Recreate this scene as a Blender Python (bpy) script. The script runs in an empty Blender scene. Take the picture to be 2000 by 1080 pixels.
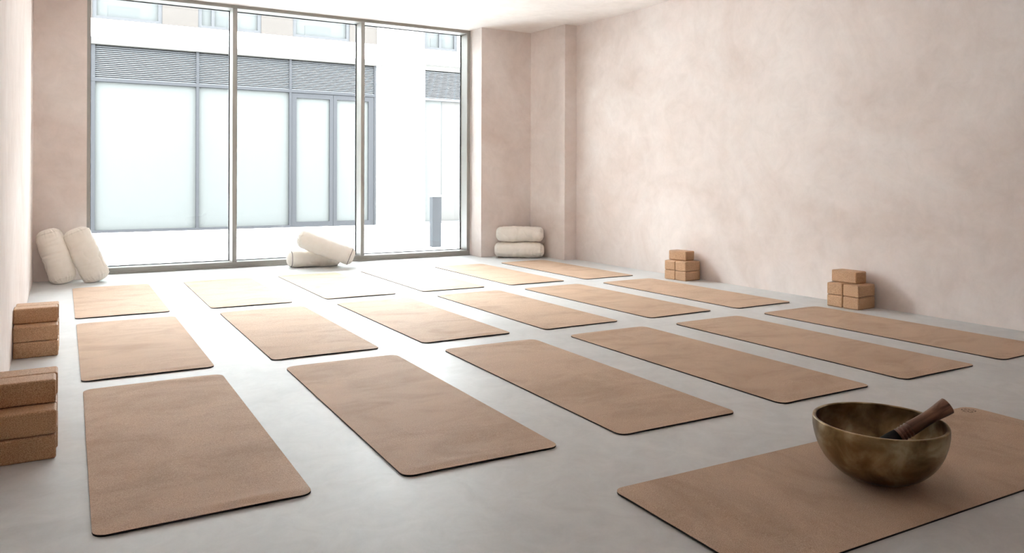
import bpy, bmesh, math, random
from mathutils import Vector, Matrix, Euler, noise

random.seed(7)
SC = bpy.context.scene
COL = SC.collection
R = math.radians

# ------------------------------------------------------------------ camera
cd = bpy.data.cameras.new('camera')
cd.sensor_fit = 'HORIZONTAL'
cd.sensor_width = 36.0
cd.lens = 36.0 * 1512.2 / 2000.0
cd.shift_y = -(540.0 - 347.4) / 2000.0
cd.clip_start = 0.05
cd.clip_end = 200
cam = bpy.data.objects.new('camera', cd)
COL.objects.link(cam)
cam.matrix_world = (Matrix.Translation((0, 0, 1.080)) @ Matrix.Rotation(R(-30.24), 4, 'Z')
                    @ Matrix.Rotation(R(90), 4, 'X') @ Matrix.Rotation(R(0.160), 4, 'Z'))
SC.camera = cam

# ------------------------------------------------------------------ sky (bright overcast) and exposure
wd = bpy.data.worlds.new('overcast_sky')
SC.world = wd
wd.use_nodes = True
bg = wd.node_tree.nodes['Background']
bg.inputs['Color'].default_value = (0.885, 0.95, 1.0, 1)
bg.inputs['Strength'].default_value = 22.0

# daylight portal: guides sampling of the sky through the window opening, gives no light of its own
pl = bpy.data.lights.new('window_portal', 'AREA')
pl.shape = 'RECTANGLE'
pl.size = 4.70
pl.size_y = 3.12
pl.energy = 1
pl.cycles.is_portal = True
po = bpy.data.objects.new('window_portal', pl)
COL.objects.link(po)
po.location = (2.60, 9.93, 1.57)
po.rotation_euler = (R(-90), 0, 0)

SC.view_settings.view_transform = 'Standard'
SC.view_settings.look = 'None'
SC.view_settings.gamma = 1
SC.view_settings.use_curve_mapping = False
SC.view_settings.exposure = 0.94
SC.cycles.use_denoising = True
SC.cycles.max_bounces = 16
SC.cycles.diffuse_bounces = 10
SC.cycles.glossy_bounces = 6
SC.cycles.sample_clamp_indirect = 12.0
SC.cycles.caustics_reflective = False
SC.cycles.caustics_refractive = False

# ------------------------------------------------------------------ helpers
def tag(o, label=None, cat=None, group=None, kind=None):
    if label: o['label'] = label
    if cat: o['category'] = cat
    if group: o['group'] = group
    if kind: o['kind'] = kind
    return o

def empty(name, loc=(0, 0, 0), rz=0.0, mat4=None):
    o = bpy.data.objects.new(name, None)
    o.empty_display_size = 0.1
    COL.objects.link(o)
    if mat4 is not None:
        o.matrix_world = mat4
    else:
        o.location = loc
        o.rotation_euler = (0, 0, rz)
    return o

def link(name, me, mat, parent=None, smooth=False):
    if mat is not None and not me.materials:
        me.materials.append(mat)
    if smooth:
        for p in me.polygons: p.use_smooth = True
    o = bpy.data.objects.new(name, me)
    COL.objects.link(o)
    if parent is not None: o.parent = parent
    return o

def mesh(verts, faces, name='m'):
    me = bpy.data.meshes.new(name)
    me.from_pydata([tuple(v) for v in verts], [], faces)
    me.update()
    return me

class MB:
    """collects boxes into one mesh"""
    def __init__(self): self.bm = bmesh.new()
    def box(self, x0, x1, y0, y1, z0, z1):
        vs = [self.bm.verts.new(p) for p in ((x0,y0,z0),(x1,y0,z0),(x1,y1,z0),(x0,y1,z0),(x0,y0,z1),(x1,y0,z1),(x1,y1,z1),(x0,y1,z1))]
        for f in ((0,3,2,1),(4,5,6,7),(0,1,5,4),(1,2,6,5),(2,3,7,6),(3,0,4,7)):
            self.bm.faces.new([vs[i] for i in f])
        return self
    def poly(self, pts):
        self.bm.faces.new([self.bm.verts.new(p) for p in pts]); return self
    def bevel(self, w, seg=2):
        bmesh.ops.bevel(self.bm, geom=list(self.bm.edges), offset=w, segments=seg, profile=0.5, affect='EDGES'); return self
    def me(self):
        m = bpy.data.meshes.new('m'); self.bm.to_mesh(m); self.bm.free(); return m

def box_obj(name, dims, mat, parent=None, bev=0.0, seg=2):
    b = MB().box(*dims)
    if bev: b.bevel(bev, seg)
    return link(name, b.me(), mat, parent)

def lathe(profile, n=64, close=False):
    """profile: list of (r, z); axis z"""
    verts, faces = [], []
    m = len(profile)
    for (r, z) in profile:
        for k in range(n):
            a = 2 * math.pi * k / n
            verts.append((r * math.cos(a), r * math.sin(a), z))
    for i in range(m - 1):
        for k in range(n):
            k2 = (k + 1) % n
            faces.append((i*n+k, i*n+k2, (i+1)*n+k2, (i+1)*n+k))
    if not close:
        if profile[0][0] > 1e-6: faces.append(tuple(reversed(range(n))))
        if profile[-1][0] > 1e-6: faces.append(tuple((m-1)*n + k for k in range(n)))
    return mesh(verts, faces)

# ------------------------------------------------------------------ materials
def new_mat(name):
    m = bpy.data.materials.new(name); m.use_nodes = True
    nt = m.node_tree
    return m, nt, nt.nodes['Principled BSDF']

def nd(nt, t, **kw):
    n = nt.nodes.new(t)
    for k, v in kw.items(): setattr(n, k, v)
    return n

def simple(name, col, rough=0.5, metal=0.0, spec=0.5):
    m, nt, b = new_mat(name)
    b.inputs['Base Color'].default_value = (*col, 1)
    b.inputs['Roughness'].default_value = rough
    b.inputs['Metallic'].default_value = metal
    b.inputs['Specular IOR Level'].default_value = spec
    return m

def ramp(nt, stops):
    r = nd(nt, 'ShaderNodeValToRGB')
    e = r.color_ramp.elements
    while len(e) < len(stops): e.new(0.5)
    for i, (p, c) in enumerate(stops):
        e[i].position = p; e[i].color = (*c, 1)
    return r

def noise_node(nt, scale, detail=4, rough=0.5, dist=0.0, coord=None, mapping=None):
    tc = nd(nt, 'ShaderNodeTexCoord')
    n = nd(nt, 'ShaderNodeTexNoise')
    n.inputs['Scale'].default_value = scale
    n.inputs['Detail'].default_value = detail
    n.inputs['Roughness'].default_value = rough
    n.inputs['Distortion'].default_value = dist
    src = tc.outputs[coord or 'Object']
    if mapping:
        mp = nd(nt, 'ShaderNodeMapping'); mp.inputs['Scale'].default_value = mapping
        nt.links.new(src, mp.inputs['Vector']); src = mp.outputs['Vector']
    nt.links.new(src, n.inputs['Vector'])
    return n

def mix_col(nt, a, b, fac, mode='MIX'):
    m = nd(nt, 'ShaderNodeMix', data_type='RGBA', blend_type=mode)
    if isinstance(fac, (int, float)): m.inputs[0].default_value = fac
    else: nt.links.new(fac, m.inputs[0])
    for s, v in ((6, a), (7, b)):
        if isinstance(v, tuple): m.inputs[s].default_value = (*v, 1)
        else: nt.links.new(v, m.inputs[s])
    return m.outputs[2]

def bump(nt, bsdf, h, strength, dist=0.01):
    bp = nd(nt, 'ShaderNodeBump'); bp.inputs['Strength'].default_value = strength; bp.inputs['Distance'].default_value = dist
    nt.links.new(h, bp.inputs['Height']); nt.links.new(bp.outputs['Normal'], bsdf.inputs['Normal'])

def plaster(name, ca, cb, cc, rough=0.75, spec=0.3):
    m, nt, b = new_mat(name)
    n1 = noise_node(nt, 0.85, 9, 0.62, 0.9)
    r1 = ramp(nt, [(0.30, ca), (0.52, cb), (0.72, cc)])
    nt.links.new(n1.outputs['Fac'], r1.inputs['Fac'])
    n2 = noise_node(nt, 5.5, 8, 0.7, 0.6)
    r2 = ramp(nt, [(0.34, (0.915, 0.91, 0.905)), (0.52, (0.985,)*3), (0.66, (1.035,)*3)])
    nt.links.new(n2.outputs['Fac'], r2.inputs['Fac'])
    c = mix_col(nt, r1.outputs['Color'], r2.outputs['Color'], 0.75, 'MULTIPLY')
    nt.links.new(c, b.inputs['Base Color'])
    b.inputs['Roughness'].default_value = rough
    b.inputs['Specular IOR Level'].default_value = spec
    n3 = noise_node(nt, 14, 8, 0.65, 0.3)
    bump(nt, b, n3.outputs['Fac'], 0.12, 0.006)
    return m

M_wall = plaster('pink_limewash_plaster', (0.68, 0.588, 0.545), (0.752, 0.676, 0.643), (0.80, 0.744, 0.718), 0.9, 0.10)
M_ceil = plaster('pale_ceiling_plaster', (0.77, 0.715, 0.68), (0.81, 0.76, 0.73), (0.84, 0.80, 0.775), 0.9, 0.1)

def floor_mat():
    m, nt, b = new_mat('polished_microcement')
    n1 = noise_node(nt, 0.9, 8, 0.6, 1.2)
    r1 = ramp(nt, [(0.30, (0.535, 0.545, 0.543)), (0.52, (0.605, 0.615, 0.613)), (0.75, (0.655, 0.665, 0.663))])
    nt.links.new(n1.outputs['Fac'], r1.inputs['Fac'])
    n2 = noise_node(nt, 7, 8, 0.68, 1.0)
    r2 = ramp(nt, [(0.33, (0.90,)*3), (0.65, (1.04,)*3)])
    nt.links.new(n2.outputs['Fac'], r2.inputs['Fac'])
    c = mix_col(nt, r1.outputs['Color'], r2.outputs['Color'], 1.0, 'MULTIPLY')
    # faint trowel scratches
    n4 = noise_node(nt, 2.2, 3, 0.5, 3.5, mapping=(1, 3.0, 1))
    r4 = ramp(nt, [(0.493, (0, 0, 0)), (0.5, (1, 1, 1)), (0.507, (0, 0, 0))])
    nt.links.new(n4.outputs['Fac'], r4.inputs['Fac'])
    mm = nd(nt, 'ShaderNodeMath', operation='MULTIPLY'); mm.inputs[1].default_value = 0.22
    nt.links.new(r4.outputs['Color'], mm.inputs[0])
    c = mix_col(nt, c, (0.66, 0.65, 0.64), mm.outputs[0])
    nt.links.new(c, b.inputs['Base Color'])
    rr = ramp(nt, [(0.3, (0.40,)*3), (0.7, (0.52,)*3)])
    nt.links.new(n2.outputs['Fac'], rr.inputs['Fac'])
    nt.links.new(rr.outputs['Color'], b.inputs['Roughness'])
    b.inputs['Specular IOR Level'].default_value = 0.38
    n3 = noise_node(nt, 5, 6, 0.6)
    bump(nt, b, n3.outputs['Fac'], 0.05, 0.006)
    return m
M_floor = floor_mat()

def cork_mat(name, ca, cb, cc, grain=420.0, rough=0.6, spec=0.35, patch=0.30):
    m, nt, b = new_mat(name)
    oi = nd(nt, 'ShaderNodeObjectInfo')
    tc = nd(nt, 'ShaderNodeTexCoord')
    add = nd(nt, 'ShaderNodeVectorMath', operation='ADD')
    sc = nd(nt, 'ShaderNodeMath', operation='MULTIPLY'); sc.inputs[1].default_value = 37.0
    nt.links.new(oi.outputs['Random'], sc.inputs[0])
    nt.links.new(tc.outputs['Object'], add.inputs[0]); nt.links.new(sc.outputs[0], add.inputs[1])
    def nz(scale, detail, rough_, dist=0.0, mp=None):
        n = nd(nt, 'ShaderNodeTexNoise')
        n.inputs['Scale'].default_value = scale; n.inputs['Detail'].default_value = detail
        n.inputs['Roughness'].default_value = rough_; n.inputs['Distortion'].default_value = dist
        src = add.outputs[0]
        if mp:
            q = nd(nt, 'ShaderNodeMapping'); q.inputs['Scale'].default_value = mp
            nt.links.new(src, q.inputs['Vector']); src = q.outputs['Vector']
        nt.links.new(src, n.inputs['Vector'])
        return n
    g = nz(grain, 2, 0.6)
    rg = ramp(nt, [(0.33, ca), (0.50, cb), (0.68, cc)])
    nt.links.new(g.outputs['Fac'], rg.inputs['Fac'])
    p = nz(2.6, 6, 0.62, 0.8, (1.0, 1.7, 1.0))
    rp = ramp(nt, [(0.32, (0.80, 0.78, 0.74)), (0.52, (1.0, 1.0, 1.0)), (0.72, (1.10, 1.09, 1.08))])
    nt.links.new(p.outputs['Fac'], rp.inputs['Fac'])
    c = mix_col(nt, rg.outputs['Color'], rp.outputs['Color'], patch * 2.0, 'MULTIPLY')
    # a few dark cork flecks
    v = nz(grain * 0.28, 3, 0.7)
    rv = ramp(nt, [(0.66, (0, 0, 0)), (0.74, (1, 1, 1))])
    nt.links.new(v.outputs['Fac'], rv.inputs['Fac'])
    mm = nd(nt, 'ShaderNodeMath', operation='MULTIPLY'); mm.inputs[1].default_value = 0.35
    nt.links.new(rv.outputs['Color'], mm.inputs[0])
    c = mix_col(nt, c, tuple(x * 0.45 for x in ca), mm.outputs[0])
    nt.links.new(c, b.inputs['Base Color'])
    b.inputs['Roughness'].default_value = rough
    b.inputs['Specular IOR Level'].default_value = spec
    bump(nt, b, g.outputs['Fac'], 0.25, 0.0012)
    return m

M_mat = cork_mat('mat_cork', (0.385, 0.265, 0.184), (0.53, 0.378, 0.272), (0.67, 0.505, 0.383), 400.0, 0.66, 0.11, 0.38)
M_block = cork_mat('block_cork', (0.33, 0.185, 0.096), (0.52, 0.318, 0.182), (0.67, 0.45, 0.285), 280.0, 0.55, 0.35, 0.14)
M_rubber = simple('black_rubber', (0.012, 0.011, 0.011), 0.7)

def canvas_mat():
    m, nt, b = new_mat('natural_canvas')
    n1 = noise_node(nt, 6, 5, 0.6)
    r1 = ramp(nt, [(0.3, (0.82, 0.77, 0.70)), (0.7, (0.88, 0.84, 0.78))])
    nt.links.new(n1.outputs['Fac'], r1.inputs['Fac'])
    nt.links.new(r1.outputs['Color'], b.inputs['Base Color'])
    b.inputs['Roughness'].default_value = 0.9
    b.inputs['Specular IOR Level'].default_value = 0.2
    n2 = noise_node(nt, 28, 6, 0.7, 0.5, mapping=(1.0, 0.35, 0.35))
    bump(nt, b, n2.outputs['Fac'], 0.35, 0.006)
    return m
M_canvas = canvas_mat()
M_piping = simple('grey_piping', (0.13, 0.125, 0.12), 0.8)

def frame_mat():
    m, nt, b = new_mat('warm_grey_window_frame')
    n1 = noise_node(nt, 3, 3, 0.5)
    r1 = ramp(nt, [(0.3, (0.32, 0.31, 0.282)), (0.7, (0.34, 0.33, 0.302))])
    nt.links.new(n1.outputs['Fac'], r1.inputs['Fac'])
    nt.links.new(r1.outputs['Color'], b.inputs['Base Color'])
    b.inputs['Roughness'].default_value = 0.45
    return m
M_frame = frame_mat()
M_gasket = simple('black_gasket', (0.008, 0.008, 0.009), 0.6)

def glass_mat():
    m, nt, b = new_mat('clear_window_glass')
    nt.nodes.remove(b)
    out = nt.nodes['Material Output']
    tr = nd(nt, 'ShaderNodeBsdfTransparent'); tr.inputs['Color'].default_value = (0.975, 0.985, 0.98, 1)
    gl = nd(nt, 'ShaderNodeBsdfGlossy'); gl.inputs['Roughness'].default_value = 0.01
    fr = nd(nt, 'ShaderNodeFresnel'); fr.inputs['IOR'].default_value = 1.3
    mx = nd(nt, 'ShaderNodeMixShader')
    nt.links.new(fr.outputs['Fac'], mx.inputs['Fac'])
    nt.links.new(tr.outputs[0], mx.inputs[1]); nt.links.new(gl.outputs[0], mx.inputs[2])
    nt.links.new(mx.outputs[0], out.inputs['Surface'])
    return m
M_glass = glass_mat()

def bronze_mat():
    m, nt, b = new_mat('aged_hammered_bronze')
    n1 = noise_node(nt, 9, 5, 0.55, 0.4)
    r1 = ramp(nt, [(0.30, (0.115, 0.072, 0.032)), (0.50, (0.27, 0.196, 0.10)), (0.66, (0.48, 0.40, 0.26))])
    nt.links.new(n1.outputs['Fac'], r1.inputs['Fac'])
    nt.links.new(r1.outputs['Color'], b.inputs['Base Color'])
    b.inputs['Metallic'].default_value = 0.85
    n2 = noise_node(nt, 16, 4, 0.6, 0.4)
    rr = ramp(nt, [(0.3, (0.30,)*3), (0.7, (0.40,)*3)])
    nt.links.new(n2.outputs['Fac'], rr.inputs['Fac']); nt.links.new(rr.outputs['Color'], b.inputs['Roughness'])
    return m
M_bronze = bronze_mat()

def wood_mat():
    m, nt, b = new_mat('turned_rosewood')
    n1 = noise_node(nt, 26, 6, 0.6, 1.2, mapping=(1.0, 1.0, 0.12))
    r1 = ramp(nt, [(0.30, (0.085, 0.038, 0.022)), (0.5, (0.20, 0.10, 0.062)), (0.72, (0.33, 0.185, 0.12))])
    nt.links.new(n1.outputs['Fac'], r1.inputs['Fac'])
    nt.links.new(r1.outputs['Color'], b.inputs['Base Color'])
    b.inputs['Roughness'].default_value = 0.42
    return m
M_wood = wood_mat()
M_leather = simple('black_suede_wrap', (0.012, 0.012, 0.013), 0.85, spec=0.2)
M_ink = simple('dark_emblem_print', (0.075, 0.045, 0.03), 0.7)

# exterior
M_white = simple('white_render', (0.84, 0.84, 0.83), 0.8)
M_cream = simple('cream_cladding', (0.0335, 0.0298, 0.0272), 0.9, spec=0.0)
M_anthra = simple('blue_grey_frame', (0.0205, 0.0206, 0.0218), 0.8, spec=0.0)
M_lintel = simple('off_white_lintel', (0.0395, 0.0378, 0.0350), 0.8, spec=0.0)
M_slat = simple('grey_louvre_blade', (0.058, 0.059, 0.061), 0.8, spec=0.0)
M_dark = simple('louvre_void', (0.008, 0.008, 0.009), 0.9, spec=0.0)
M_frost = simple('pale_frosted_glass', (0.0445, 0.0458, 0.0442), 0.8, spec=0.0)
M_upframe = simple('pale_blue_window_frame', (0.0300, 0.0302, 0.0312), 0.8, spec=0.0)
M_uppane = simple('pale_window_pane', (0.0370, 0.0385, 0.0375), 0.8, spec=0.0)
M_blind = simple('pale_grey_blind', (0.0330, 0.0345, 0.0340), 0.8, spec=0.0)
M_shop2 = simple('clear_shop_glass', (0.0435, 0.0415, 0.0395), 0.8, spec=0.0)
M_street = simple('pale_street_paving', (0.62, 0.62, 0.61), 0.85)
M_pave = simple('pale_pavement', (0.66, 0.66, 0.65), 0.85)
M_joint = simple('kerb_joint', (0.09, 0.09, 0.09), 0.9)
M_boll = simple('grey_bollard_steel', (0.034, 0.0355, 0.038), 0.8, spec=0.0)
M_bollcap = simple('pale_bollard_cap', (0.06, 0.06, 0.06), 0.8)

# ------------------------------------------------------------------ room shell
XL, XR, YW, YP, YB = -0.245, 5.916, 9.645, 9.309, -3.2
XC, YC = 5.729, 8.452
def H(y): return 3.078 if y < 7.5 else 3.078 + (y - 7.5) / (YW - 7.5) * 0.060

def struct(name, me, mat, parent=None):
    o = link(name, me, mat, parent); o['kind'] = 'structure'; return o

struct('floor', MB().box(XL - 0.2, XR + 0.2, YB - 0.2, YW + 0.245, -0.2, 0).me(), M_floor)
# ceiling: gently rising to the window head
b = MB()
ys = [YB - 0.2, 7.5, YW + 0.245]
for y0, y1 in ((ys[0], ys[1]), (ys[1], ys[2])):
    z0, z1 = H(y0), 3.138 if y1 > 9 else H(y1)
    b.poly([(XL - 0.2, y0, z0), (XL - 0.2, y1, z1), (XR + 0.2, y1, z1), (XR + 0.2, y0, z0)])
    b.poly([(XL - 0.2, y0, 3.5), (XR + 0.2, y0, 3.5), (XR + 0.2, y1, 3.5), (XL - 0.2, y1, 3.5)])
    b.poly([(XL - 0.2, y0, z0), (XL - 0.2, y0, 3.5), (XL - 0.2, y1, 3.5), (XL - 0.2, y1, z1)])
    b.poly([(XR + 0.2, y0, z0), (XR + 0.2, y1, z1), (XR + 0.2, y1, 3.5), (XR + 0.2, y0, 3.5)])
b.poly([(XL - 0.2, ys[2], 3.138), (XL - 0.2, ys[2], 3.5), (XR + 0.2, ys[2], 3.5), (XR + 0.2, ys[2], 3.138)])
b.poly([(XL - 0.2, ys[0], 3.078), (XR + 0.2, ys[0], 3.078), (XR + 0.2, ys[0], 3.5), (XL - 0.2, ys[0], 3.5)])
struct('ceiling', b.me(), M_ceil)
ZT = 3.2
struct('wall_left', MB().box(XL - 0.2, XL, YB, YW + 0.245, 0, ZT).me(), M_wall)
struct('wall_right', MB().box(XR, XR + 0.2, YB, YW + 0.245, 0, ZT).me(), M_wall)
struct('wall_back', MB().box(XL - 0.2, XR + 0.2, YB - 0.2, YB, 0, ZT).me(), M_wall)
struct('wall_far_left', MB().box(XL, 0.238, YP, YW + 0.245, 0, ZT).me(), M_wall)
struct('wall_far_right', MB().box(4.942, XR, YP, YW + 0.245, 0, ZT).me(), M_wall)
struct('wall_right_pier', MB().box(XC, XR, YC, YP, 0, ZT).me(), M_wall)

# window
win = empty('window_1', (2.59, YW, 0)); win['kind'] = 'structure'
win['label'] = 'tall three-pane shopfront window in a warm grey metal frame'
def wpart(name, x0, x1, y0, y1, z0, z1, m=M_frame, parent=None, bev=0.003):
    o = box_obj(name, (x0 - 2.59, x1 - 2.59, y0 - YW, y1 - YW, z0, z1), m, parent or win, bev, 1)
    return o
D0, D1 = YW, YW + 0.235
ZF, ZS = 3.137, 0.066
wpart('head_rail', 0.238, 4.942, D0, D1, 3.094, ZF + 0.002)
wpart('sill_rail', 0.238, 4.942, D0, D1, 0.0, ZS)
wpart('sill_lip', 0.238, 4.942, D0 - 0.008, D0, 0.0, 0.016, bev=0.002)
wpart('jamb', 0.238, 0.281, D0, D1, ZS, 3.094)
wpart('jamb', 4.895, 4.942, D0, D1, ZS, 3.094)
wpart('mullion', 1.768, 1.820, D0, D1, ZS, 3.094)
wpart('mullion', 3.359, 3.407, D0, D1, ZS, 3.094)
YG = YW + 0.198
for x0, x1 in ((0.281, 1.768), (1.820, 3.359), (3.407, 4.895)):
    p = wpart('pane', x0, x1, YG, YG + 0.012, ZS, 3.094, M_glass, bev=0)
    g = 0.009
    gb = MB()
    for a in ((x0, x1, ZS, ZS + g), (x0, x1, 3.094 - g, 3.094), (x0, x0 + g, ZS + g, 3.094 - g), (x1 - g, x1, ZS + g, 3.094 - g)):
        gb.box(a[0] - 2.59, a[1] - 2.59, YG - 0.004 - YW, YG + 0.016 - YW, a[2], a[3])
    link('gasket', gb.me(), M_gasket, p)

# ------------------------------------------------------------------ yoga mats
def make_mat(name, x, y, rot, L, W, seed):
    root = empty(name, (x, y, 0), R(rot))
    r = 0.045
    # rows, denser near both ends
    hs = [0, 0.002, 0.006, 0.012, 0.02, 0.03, 0.045, 0.06, 0.08, 0.10, 0.125, 0.15, 0.18, 0.21, 0.25, 0.30, 0.36, 0.44, 0.54, 0.66, 0.80]
    yy = [-L/2 + t for t in hs] + [0.0] + [L/2 - t for t in reversed(hs)]
    NC = 16
    def half(y_):
        d = L/2 - abs(y_)
        return W/2 if d >= r else W/2 - r + math.sqrt(max(0, r*r - (r-d)**2))
    def lift(px, py):
        z = 0.0
        for sgn in (-1, 1):
            d = L/2 - sgn*py if sgn > 0 else L/2 + py
            sd = seed*3.1 + sgn*11
            if d < 0.6:
                k = 0.5 + noise.noise(Vector((px*2.2, sd, 0.3)))
                z += 0.0095*max(0, k)*math.exp(-((d-0.050)/0.036)**2)
                k2 = max(0, noise.noise(Vector((px*2.6, sd+4, 1.7))) + 0.25)
                z += 0.0068*k2*math.exp(-((d-0.24-0.03*noise.noise(Vector((px*3, sd, 5))))/0.030)**2)
                k3 = max(0, noise.noise(Vector((px*2.6, sd+9, 4.7))) + 0.2)
                z += 0.0050*k3*math.exp(-((d-0.40)/0.028)**2)
                z += 0.0020*math.exp(-(d/0.014)**2)
        return z*max(0.0, 1-abs(2*px/W)**5)
    rings = []
    for q in yy:
        w = half(q)
        rings.append([(w*(2*i/NC-1), q) for i in range(NC+1)])
    nR = len(rings); n1 = NC+1
    def layer(zlo, zhi, top, bottom):
        V = []; F = []
        for rw in rings:
            for (px, py) in rw: V.append((px, py, lift(px, py)+zhi))
        off = len(V)
        for rw in rings:
            for (px, py) in rw: V.append((px, py, lift(px, py)+zlo))
        for i in range(nR-1):
            for j in range(NC):
                a, b_, c_, d_ = i*n1+j, i*n1+j+1, (i+1)*n1+j+1, (i+1)*n1+j
                if top: F.append((a, b_, c_, d_))
                if bottom: F.append((off+a, off+d_, off+c_, off+b_))
        so = len(V)
        V += V[:so]
        loop = [j for j in range(n1)] + [i*n1+NC for i in range(1, nR)] + [(nR-1)*n1+j for j in range(NC-1, -1, -1)] + [i*n1 for i in range(nR-2, 0, -1)]
        for k in range(len(loop)):
            a, b_ = loop[k], loop[(k+1) % len(loop)]
            F.append((so+a, so+off+a, so+off+b_, so+b_))
        return mesh(V, F)
    link('rubber_base', layer(0.0, 0.0052, False, True), M_rubber, root)
    ct = link('cork_top', layer(0.0052, 0.0068, True, False), M_mat, root)
    n_top = (nR-1)*NC
    for i, p in enumerate(ct.data.polygons):
        if i < n_top: p.use_smooth = True
    return root, lift

MATS = [('A',0.430,7.632,-0.10),('A',1.409,7.621,-0.52),('A',2.365,7.640,-0.26),('A',3.295,7.637,-0.23),('A',4.227,7.627,0.49),('A',5.150,7.631,0.51),
        ('B',0.430,5.552,-0.16),('B',1.415,5.546,-0.31),('B',2.367,5.546,0.28),('B',3.299,5.539,0.49),('B',4.235,5.529,1.37),('B',5.162,5.511,0.96),
        ('C',0.423,3.529,-0.49),('C',1.415,3.502,-0.91),('C',2.378,3.472,-1.24),('C',3.320,3.452,-0.55),('C',4.251,3.432,-0.38),('C',5.180,3.423,0.38)]
ORD = ['beside the white-lit left wall', 'second from the left wall', 'third from the left wall', 'third from the long right wall', 'second from the long right wall', 'beside the long right wall']
ROWN = {'A': 'row next to the window', 'B': 'middle row', 'C': 'row farthest from the window'}
for i, (rw, x, y, a) in enumerate(MATS):
    m, _ = make_mat('yoga_mat', x, y, a, 1.83, 0.663, i)
    tag(m, 'cork yoga mat in the %s, %s' % (ROWN[rw], ORD[i % 6]), 'mat', 'cork yoga mats laid out in three rows')

tm, tm_lift = make_mat('yoga_mat', 2.665, 1.767, -91.45, 2.06, 0.677, 40)
tag(tm, 'cork yoga mat turned sideways with the bronze bowl on it', 'mat')
# printed emblem on the far corner of that mat: a ring of little looped strokes
def ribbon(points, w):
    V, F = [], []
    for i, p in enumerate(points):
        a = points[max(0, i-1)]; c = points[min(len(points)-1, i+1)]
        t = Vector((c[0]-a[0], c[1]-a[1])); t = t.normalized() if t.length else Vector((1, 0))
        n = Vector((-t.y, t.x))*w/2
        V += [(p[0]+n.x, p[1]+n.y, 0), (p[0]-n.x, p[1]-n.y, 0)]
    for i in range(len(points)-1): F.append((2*i, 2*i+1, 2*i+3, 2*i+2))
    return V, F
V, F = [], []
def addrib(pts, w=0.0026):
    v_, f_ = ribbon(pts, w); o = len(V); V.extend(v_); F.extend([tuple(i+o for i in f) for f in f_])
for k in range(6):
    a0 = k*math.pi/3
    addrib([(0.029*math.cos(a0+t), 0.029*math.sin(a0+t)) for t in [j*0.78/8 for j in range(9)]])
    cx_, cy_ = 0.017*math.cos(a0+0.39), 0.017*math.sin(a0+0.39)
    addrib([(cx_+0.0095*math.cos(a0+0.39+t), cy_+0.0095*math.sin(a0+0.39+t)) for t in [-2.3+j*4.6/10 for j in range(11)]])
    addrib([(0.004*math.cos(a0), 0.004*math.sin(a0)), (0.013*math.cos(a0), 0.013*math.sin(a0))])
V = [(v[0]-0.288, v[1]+0.962, tm_lift(v[0]-0.288, v[1]+0.962)+0.0074) for v in V]
em = link('emblem', mesh(V, F), M_ink, tm)
em['label'] = 'small round dark printed emblem of looped strokes'
# mat-local coordinates: local y runs along world x

# ------------------------------------------------------------------ cork blocks
def block_mesh(l, w, h, bev=0.008):
    return MB().box(-l/2, l/2, -w/2, w/2, 0, h).bevel(bev, 3).me()
def place_block(me, x, y, z, rz, label, group):
    o = link('yoga_block', me, M_block); 
    for p in o.data.polygons: p.use_smooth = False
    o.location = (x, y, z); o.rotation_euler = (0, 0, R(rz))
    tag(o, label, 'yoga block', group)
    return o
ME_L = block_mesh(0.232, 0.1235, 0.0928, 0.009)
ME_R = block_mesh(0.236, 0.145, 0.1005, 0.0115)
LV = ['bottom', 'middle', 'top']
def left_stack(y0, where, jx):
    rnd = random.Random(int(y0*10))
    h = 0.0936; dp = 0.126
    n = 0
    for lev in range(3):
        cnt = 3 if lev < 2 else 2
        st = y0 + (0.0 if lev == 0 else (0.004 if lev == 1 else 0.108))
        for k in range(cnt):
            pos = {3: ['room side', 'central', 'window side'], 2: ['room side', 'window side']}[cnt][k]
            place_block(ME_L, -0.125 + jx + (0.004 if k else 0) + rnd.uniform(-0.002, 0.002), st + dp*(k+0.5), lev*h, rnd.uniform(-0.4, 0.4),
                        'cork block, %s layer, %s, left wall stack %s' % (LV[lev], pos, where), 'cork blocks stacked along the left wall')
left_stack(3.442, 'beside the last mat row', -0.004)
left_stack(5.420, 'beside the middle mat row', -0.002)

def right_stack(cx, cy, rz, tx, ty, trz, where):
    """(cx,cy): near corner of the stack facing the room; local x runs towards the wall, local y along it"""
    ca, sa = math.cos(R(rz)), math.sin(R(rz))
    for lev in range(2):
        for k in range(2):
            lx, ly = 0.118, 0.073 + k*0.150
            place_block(ME_R, cx + lx*ca - ly*sa, cy + lx*sa + ly*ca, lev*0.1012, rz + (0.5 if k else -0.3),
                        'cork block, %s layer, %s, right wall stack %s' % (['bottom', 'second'][lev], ['room side', 'window side'][k], where),
                        'cork blocks stacked along the right wall')
    place_block(ME_R, tx, ty, 0.2024, trz, 'single cork block on top of the right wall stack %s' % where, 'cork blocks stacked along the right wall')
right_stack(5.652, 6.080, 7.0, 5.785, 6.290, 98, 'beside the middle mat row')
right_stack(5.652, 4.048, 3.5, 5.790, 4.243, 91.5, 'beside the last mat row')

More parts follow.
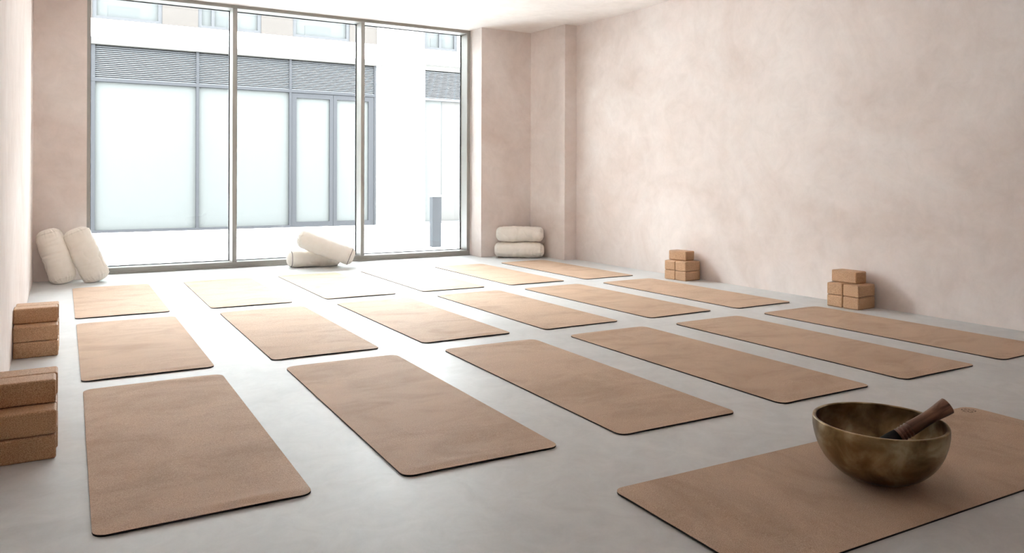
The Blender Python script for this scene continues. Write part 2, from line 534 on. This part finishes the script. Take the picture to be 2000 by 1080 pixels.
# ------------------------------------------------------------------ bolsters
def make_bolster(label, L, a, b, mat4, seed, crease=None, strap=False, dark=()):
    """axis along local x, centre at origin of the shape; a: half width (y), b: half height (z)"""
    root = empty('yoga_bolster', mat4=mat4)
    tag(root, label, 'bolster', 'off-white canvas yoga bolsters')
    N, EX = 112, 2.3
    def sect(phi, s):
        c, s_ = math.cos(phi), math.sin(phi)
        return (s*a*math.copysign(abs(c)**(2/EX), c), s*b*math.copysign(abs(s_)**(2/EX), s_))
    def ring(x, sc, pleat, V, wr=1.0):
        for k in range(N):
            phi = 2*math.pi*k/N
            yy_, zz_ = sect(phi, sc)
            d = 1.0 + pleat*0.016*math.sin(17*phi+seed+1.5*math.sin(3*phi)) + pleat*0.013*math.sin(31*phi+2*seed+2*math.sin(2*phi))
            nz = noise.noise(Vector((x*14+seed*5, yy_*7, zz_*7)))*0.0065 + noise.noise(Vector((x*34+seed*9, yy_*9+3, zz_*9)))*0.0036
            nz += noise.noise(Vector((x*4+seed, yy_*3, zz_*3+9)))*0.007
            rg_ = noise.noise(Vector((x*7+seed*3.3+yy_*2.5, yy_*5, zz_*5+seed)))
            nz -= 0.0075*max(0.0, 1-abs(rg_)/0.09)*max(0.0, 0.5+noise.noise(Vector((x*3, yy_*6+seed, zz_*6))))
            if crease is not None:
                nz -= 0.012*math.exp(-((x-crease-0.05*yy_)/0.012)**2)*max(0.0, math.sin(phi+0.6))
            rr = math.hypot(yy_, zz_) or 1e-6
            f = d + wr*nz/rr
            V.append((x, yy_*f, zz_*f))
    EL = 0.105
    x0 = L/2 - EL
    def scale_at(x):
        ax_ = abs(x)
        if ax_ <= x0: return 1.0 + 0.02*math.cos(math.pi*x/(2*x0))
        t = (ax_-x0)/EL
        return max(0.0, 1-t**2.3)**(1/2.1)
    def x_for(sv):
        t = (1-sv**2.1)**(1/2.3)
        return x0 + EL*t
    seam = 0.91
    xs = x_for(seam)
    half_ = [x_for(q) for q in (0.925, 0.94, 0.955, 0.97, 0.985, 0.995)] + [x0]
    m = 44
    px_ = [-xs] + [-q for q in half_] + [-x0 + 2*x0*i/m for i in range(1, m)] + list(reversed(half_)) + [xs]
    def pleat_at(x): return math.exp(-((L/2-abs(x))/0.075)**2)*1.5
    V, F = [], []
    for x in px_: ring(x, scale_at(x), pleat_at(x), V)
    for i in range(len(px_)-1):
        for k in range(N):
            k2 = (k+1) % N
            F.append((i*N+k, (i+1)*N+k, (i+1)*N+k2, i*N+k2))
    link('cover', mesh(V, F), M_canvas, root, True)
    for sg in (-1, 1):
        V, F = [], []
        cp = [(xs, seam, 1.4), (x_for(0.85), 0.85, 1.5), (x_for(0.74), 0.74, 1.5), (x_for(0.64), 0.64, 1.4), (x_for(0.50)-0.001, 0.50, 1.2), (x_for(0.34)-0.004, 0.34, 1.0), (x_for(0.16)-0.010, 0.16, 0.8)]
        for (x, s, p_) in cp: ring(sg*x, s, p_, V, 0.6)
        for i in range(len(cp)-1):
            for k in range(N):
                k2 = (k+1) % N
                q = (i*N+k, i*N+k2, (i+1)*N+k2, (i+1)*N+k)
                F.append(q if sg < 0 else tuple(reversed(q)))
        V.append((sg*(cp[-1][0]-0.004), 0, 0)); ci = len(V)-1
        for k in range(N):
            q = ((len(cp)-1)*N+k, (len(cp)-1)*N+(k+1) % N, ci)
            F.append(q if sg < 0 else tuple(reversed(q)))
        link('end_panel', mesh(V, F), M_canvas, root, True)
        V, F = [], []; ringc = []
        ring(sg*xs, seam+0.006, 1.4, ringc)
        T = 6; pr = 0.0036
        for k in range(N):
            c = Vector(ringc[k]); rd = Vector((0, c.y, c.z)).normalized()
            for j in range(T):
                an = 2*math.pi*j/T
                V.append(c + rd*(pr*math.cos(an)) + Vector((pr*math.sin(an), 0, 0)))
        for k in range(N):
            for j in range(T):
                k2, j2 = (k+1) % N, (j+1) % T
                F.append((k*T+j, k*T+j2, k2*T+j2, k2*T+j))
        link('piping', mesh(V, F), M_piping if sg in dark else M_canvas, root, True)
    if strap:
        # carrying loop on the right-hand end
        pts = []
        for i in range(13):
            t = math.pi*i/12
            pts.append(Vector((xs + 0.020 + 0.040*math.sin(t), 0.0, -0.075 + 0.055*math.cos(t))))
        V, F = [], []
        for p in pts:
            for dy, dx in ((-0.014, 0), (0.014, 0), (0.014, 0.003), (-0.014, 0.003)): V.append((p.x+dx, p.y+dy, p.z))
        for i in range(len(pts)-1):
            for j in range(4): F.append((i*4+j, i*4+(j+1) % 4, (i+1)*4+(j+1) % 4, (i+1)*4+j))
        link('carry_loop', mesh(V, F), M_canvas, root)
    return root

def frame_from(axis, up, centre):
    x = Vector(axis).normalized()
    u = Vector(up)
    z = (u - x*u.dot(x)).normalized()
    y = z.cross(x)
    m = Matrix((x, y, z)).transposed().to_4x4()
    return Matrix.Translation(Vector(centre)) @ m

# two lying flat in the right-hand corner
make_bolster('canvas bolster lying flat on the floor below another in the plaster corner', 0.69, 0.14, 0.103, frame_from((0.83, -0.557, 0), (0, 0, 1), (5.380, 9.025, 0.106)), 1)
make_bolster('canvas bolster lying on top of another in the plaster corner', 0.665, 0.138, 0.101, frame_from((0.835, -0.55, 0), (0, 0, 1), (5.392, 9.030, 0.320)), 2, strap=True)
# crossed pair below the window
make_bolster('canvas bolster lying flat on the floor under a leaning one by the window mullion', 0.66, 0.122, 0.103, frame_from((1, -0.06, 0), (0, 0, 1), (2.655, 9.315, 0.105)), 3, dark=(-1,))
make_bolster('canvas bolster leaning slantwise across another by the window mullion', 0.72, 0.124, 0.108, frame_from((0.84, -0.33, -0.36), (0, 0, 1), (2.745, 9.12, 0.243)), 4, dark=(1,))
# two standing in the left-hand corner
make_bolster('canvas bolster leaning upright against the left wall corner', 0.590, 0.124, 0.100, frame_from((-0.28, 0.17, 0.94), (0.1, -1, 0.1), (-0.040, 9.09, 0.272)), 5, crease=0.02)
make_bolster('canvas bolster leaning upright on its neighbour beside the window frame', 0.605, 0.130, 0.102, frame_from((-0.38, 0.17, 0.92), (0.1, -1, 0.1), (0.230, 9.07, 0.276)), 6)

# ------------------------------------------------------------------ singing bowl and mallet
BX, BY, BZ = 2.540, 1.735, 0.0072
bowl = empty('singing_bowl', (BX, BY, BZ))
tag(bowl, 'aged bronze singing bowl standing on the sideways cork mat', 'bowl')
Rb, Hb = 0.2235, 0.208
outer = [(0.0, 0.0), (0.05, 0.0), (0.085, 0.003), (0.118, 0.014), (0.150, 0.034), (0.180, 0.064), (0.2025, 0.100), (0.2165, 0.138), (0.2235, 0.172), (0.2245, 0.194), (0.2238, 0.2065)]
rim = [(0.2230, 0.2085), (0.2200, 0.2095), (0.2150, 0.2090), (0.2120, 0.2065)]
inner = [(0.2130, 0.196), (0.2140, 0.172), (0.2075, 0.138), (0.1935, 0.102), (0.171, 0.068), (0.142, 0.041), (0.112, 0.024), (0.08, 0.014), (0.045, 0.011), (0.0, 0.010)]
def refine(pf, n=4):
    out = []
    for i in range(len(pf)-1):
        p0 = Vector(pf[max(0, i-1)]); p1 = Vector(pf[i]); p2 = Vector(pf[i+1]); p3 = Vector(pf[min(len(pf)-1, i+2)])
        for k in range(n):
            t = k/n
            q = 0.5*((2*p1) + (p2-p0)*t + (2*p0-5*p1+4*p2-p3)*t*t + (3*p1-p0-3*p2+p3)*t**3)
            out.append((max(0.0, q.x), max(0.0, q.y)))
    out.append(pf[-1]); return out
ob = link('bowl_body', lathe(refine(outer), 96, close=True), M_bronze, bowl, True)
ob2 = link('bowl_rim', lathe([(0.2238, 0.2065)] + rim, 96, close=True), M_bronze, bowl, True)
ob3 = link('bowl_interior', lathe(refine([(0.2120, 0.2065)] + inner), 96, close=True), M_bronze, bowl, True)
ob3['label'] = 'hammered golden brown inner surface'

def turned(profile, mat, parent, name, n=40):
    return link(name, lathe(profile, n), mat, parent, False)
# axis z: from the wrapped tip (z = 0) to the flared wooden end
p0 = Vector((2.462, 1.782, 0.058)); p1 = Vector((2.755, 1.612, 0.267))
axm = (p1-p0).normalized()
zq = axm.to_track_quat('Z', 'Y').to_matrix().to_4x4()
mal = empty('singing_bowl_mallet', mat4=Matrix.Translation(p0) @ zq)
tag(mal, 'wooden mallet with black wrapped head leaning on the bowl rim', 'mallet')
LM = (p1-p0).length
def sm(o):
    for p in o.data.polygons: p.use_smooth = True
    md = o.modifiers.new('edges', 'EDGE_SPLIT'); md.split_angle = R(40)
    return o
sm(turned([(0.0, 0.0), (0.014, 0.001), (0.024, 0.008), (0.028, 0.025), (0.0285, 0.10), (0.0275, 0.165), (0.0255, 0.188), (0.0, 0.188)], M_leather, mal, 'suede_wrap'))
rg = []
z = 0.188
rg.append((0.0, z))
for k in range(4):
    for t in range(7):
        an = math.pi*t/6
        rg.append((0.0230 + 0.0030*math.sin(an), z + 0.0105*t/6))
    z += 0.0125
rg.append((0.0225, z)); rg.append((0.0, z))
sm(turned(rg, M_wood, mal, 'turned_collar'))
hd = [(0.0, z), (0.0254, z+0.0005)] + [(0.0262 - 0.0035*math.sin(math.pi*min(1, t*1.15)) + 0.0035*t**3, z + (LM-z-0.002)*t) for t in [i/16 for i in range(1, 17)]]
hd += [(hd[-1][0]-0.002, LM), (0.0, LM)]
sm(turned(hd, M_wood, mal, 'handle'))

# ------------------------------------------------------------------ street and the building opposite
struct('street', MB().box(-14, 22, YW + 0.245, 14.35, -0.3, -0.012).me(), M_street)
struct('pavement', MB().box(-14, 22, 14.38, 16.6, -0.3, 0.012).me(), M_pave)
struct('trim_1', MB().box(-14, 22, 14.35, 14.38, -0.3, -0.030).me(), M_joint)

FY = 16.3
bl = empty('shop_building', (4.0, FY, 0))
tag(bl, 'white rendered shop building with louvred blue-grey shopfront across the street', 'building')
def bp_(name, x0, x1, y0, y1, z0, z1, m, parent=None, bev=0.0):
    pr = parent or bl
    return box_obj(name, (x0-4.0, x1-4.0, y0-FY, y1-FY, z0, z1), m, pr, bev, 1)
ZB, ZL0, ZL1, ZU = 0.03, 2.885, 3.545, 4.02
XE = 6.03
bp_('wall_core', -10, 20, FY+0.20, FY+0.8, 0.0, 7.0, M_white)
bp_('plinth', -10, 20, FY-0.012, FY+0.20, 0.0, ZB, M_white)
bp_('wall_pier', -10, -3.19, FY, FY+0.2, ZB, ZU, M_white)
bp_('wall_pier', XE+0.005, 7.195, FY, FY+0.2, ZB, ZU, M_white)
bp_('wall_pier', 9.90, 20, FY, FY+0.2, ZB, ZU, M_white)
bp_('header_band', -3.19, XE+0.005, FY, FY+0.2, ZL1+0.13, ZU, M_white)
bp_('header_band', 7.195, 9.90, FY, FY+0.2, ZL1+0.13, ZU, M_white)
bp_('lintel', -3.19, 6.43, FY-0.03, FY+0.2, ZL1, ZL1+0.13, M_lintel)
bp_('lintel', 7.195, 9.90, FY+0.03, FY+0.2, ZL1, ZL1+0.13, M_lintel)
bp_('upper_wall', -10, 20, FY, FY+0.2, 5.45, 7.0, M_white)

# louvre banks with single blades
def louvre(x0, x1):
    r = empty('louvre_bank', (0, 0, 0)); r.parent = bl
    bx_ = bp_('void_panel', x0, x1, FY+0.13, FY+0.19, ZL0+0.03, ZL1, M_dark, r)
    n = 17
    ph = (ZL1 - ZL0 - 0.045)/n
    w = (x1-x0)/2
    V = [(-w, 0.0, 0.0), (w, 0.0, 0.0), (w, 0.050, ph*0.72), (-w, 0.050, ph*0.72),
         (-w, 0.0, 0.004), (w, 0.0, 0.004), (w, 0.046, ph*0.72+0.005), (-w, 0.046, ph*0.72+0.005)]
    me = mesh(V, [(0, 3, 2, 1), (4, 5, 6, 7), (0, 1, 5, 4), (1, 2, 6, 5), (2, 3, 7, 6), (3, 0, 4, 7)])
    me.materials.append(M_slat)
    for k in range(n):
        o = bpy.data.objects.new('slat', me); COL.objects.link(o); o.parent = r
        o.location = ((x0+x1)/2-4.0, 0.045, ZL0+0.035+k*ph)
    return r
def post(x0, x1, z0=ZB, z1=ZL1, y=0.02): bp_('frame_post', x0, x1, FY+y, FY+0.17, z0, z1, M_anthra, bev=0.004)
BAYS = [(-3.12, -1.36), (-1.29, 0.48), (0.55, 2.305), (2.36, 4.125), (4.175, 5.985)]
for (x0, x1) in BAYS: louvre(x0, x1)
for x0, x1 in ((-3.19, -3.12), (-1.36, -1.29), (0.48, 0.55), (2.305, 2.36), (4.125, 4.175), (5.985, XE)): post(x0, x1)
bp_('transom', -3.19, XE, FY+0.015, FY+0.17, ZL0-0.03, ZL0+0.03, M_anthra, bev=0.004)
bp_('bottom_rail', -3.19, 4.14, FY+0.015, FY+0.17, ZB, ZB+0.05, M_anthra, bev=0.004)
for (x0, x1) in BAYS[:4]:
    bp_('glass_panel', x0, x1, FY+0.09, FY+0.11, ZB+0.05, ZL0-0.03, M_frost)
# double door
for (x0, x1, l, r_) in ((4.175, 5.07, 0.105, 0.08), (5.07, 5.985, 0.08, 0.125)):
    d = bp_('door', x0+0.004, x1-0.004, FY+0.085, FY+0.105, ZB+0.11, 2.75, M_frost)
    d['label'] = 'frosted glazed door leaf'
    fb = MB()
    for a in ((x0+0.003, x0+l, ZB+0.005, ZL0-0.035), (x1-r_, x1-0.003, ZB+0.005, ZL0-0.035), (x0+l, x1-r_, ZB+0.005, ZB+0.11), (x0+l, x1-r_, 2.75, ZL0-0.035)):
        fb.box(a[0]-4, a[1]-4, 0.035, 0.135, a[2], a[3])
    link('door_frame', fb.me(), M_anthra, d)
# neighbouring shopfront to the right
for (x0, x1) in ((7.22, 8.50), (8.56, 9.86)): louvre(x0, x1)
bp_('transom', 7.195, 9.90, FY+0.015, FY+0.17, ZL0-0.03, ZL0+0.02, M_slat)
bp_('bottom_rail', 7.195, 9.90, FY+0.015, FY+0.17, ZB, ZB+0.045, M_slat)
post(7.195, 7.205); post(8.50, 8.56)
post(9.86, 9.90)
for (x0, x1, mm) in ((7.205, 7.645, M_frost), (7.655, 8.50, M_shop2), (8.56, 9.86, M_shop2)):
    bp_('shop_pane', x0, x1, FY+0.09, FY+0.11, ZB+0.045, ZL0-0.03, mm)
bp_('pane_joint', 7.645, 7.655, FY+0.085, FY+0.12, ZB+0.045, ZL0-0.03, M_upframe)

# first floor windows and cladding panels
def upper_window(x0, x1, split=None):
    w = bp_('upper_window', x0, x1, FY+0.12, FY+0.19, ZU, 5.45, M_uppane)
    fb = MB(); t = 0.07
    bars = [(x0, x1, ZU, ZU+t), (x0, x1, 5.45-t, 5.45), (x0, x0+t, ZU+t, 5.45-t), (x1-t, x1, ZU+t, 5.45-t)]
    if split: bars.append((split-0.03, split+0.03, ZU+t, 5.45-t))
    for a in bars: fb.box(a[0]-4, a[1]-4, 0.06, 0.14, a[2], a[3])
    link('window_frame', fb.me(), M_upframe, w)
    # drawn blind behind the glass
    link('blind', MB().box(x0+0.22*(x1-x0)-4, x0+0.66*(x1-x0)-4, 0.112, 0.119, ZU+0.07, 4.30).me(), M_blind, w)
UW = [(-2.0, -0.25, None), (0.50, 1.69, None), (2.34, 3.555, 2.62), (4.20, 5.43, None), (7.19, 8.03, 7.60), (8.7, 9.9, None)]
for u in UW: upper_window(*u)
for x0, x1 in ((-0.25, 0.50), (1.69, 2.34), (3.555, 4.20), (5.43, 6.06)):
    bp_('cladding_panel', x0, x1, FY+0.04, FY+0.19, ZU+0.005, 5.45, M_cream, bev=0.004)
bp_('wall_pier', 6.06, 7.18, FY, FY+0.2, ZU, 5.45, M_white)
bp_('wall_pier', 8.04, 8.69, FY, FY+0.2, ZU, 5.45, M_white)

# bollard on the street
bo = empty('street_bollard', (5.13, 11.2, -0.012), R(-6))
tag(bo, 'square grey steel bollard standing in the street outside', 'bollard')
box_obj('post', (-0.074, 0.074, -0.074, 0.074, 0, 0.785), M_boll, bo, 0.004, 1)
box_obj('cap', (-0.079, 0.079, -0.079, 0.079, 0.785, 0.822), M_bollcap, bo, 0.004, 1)
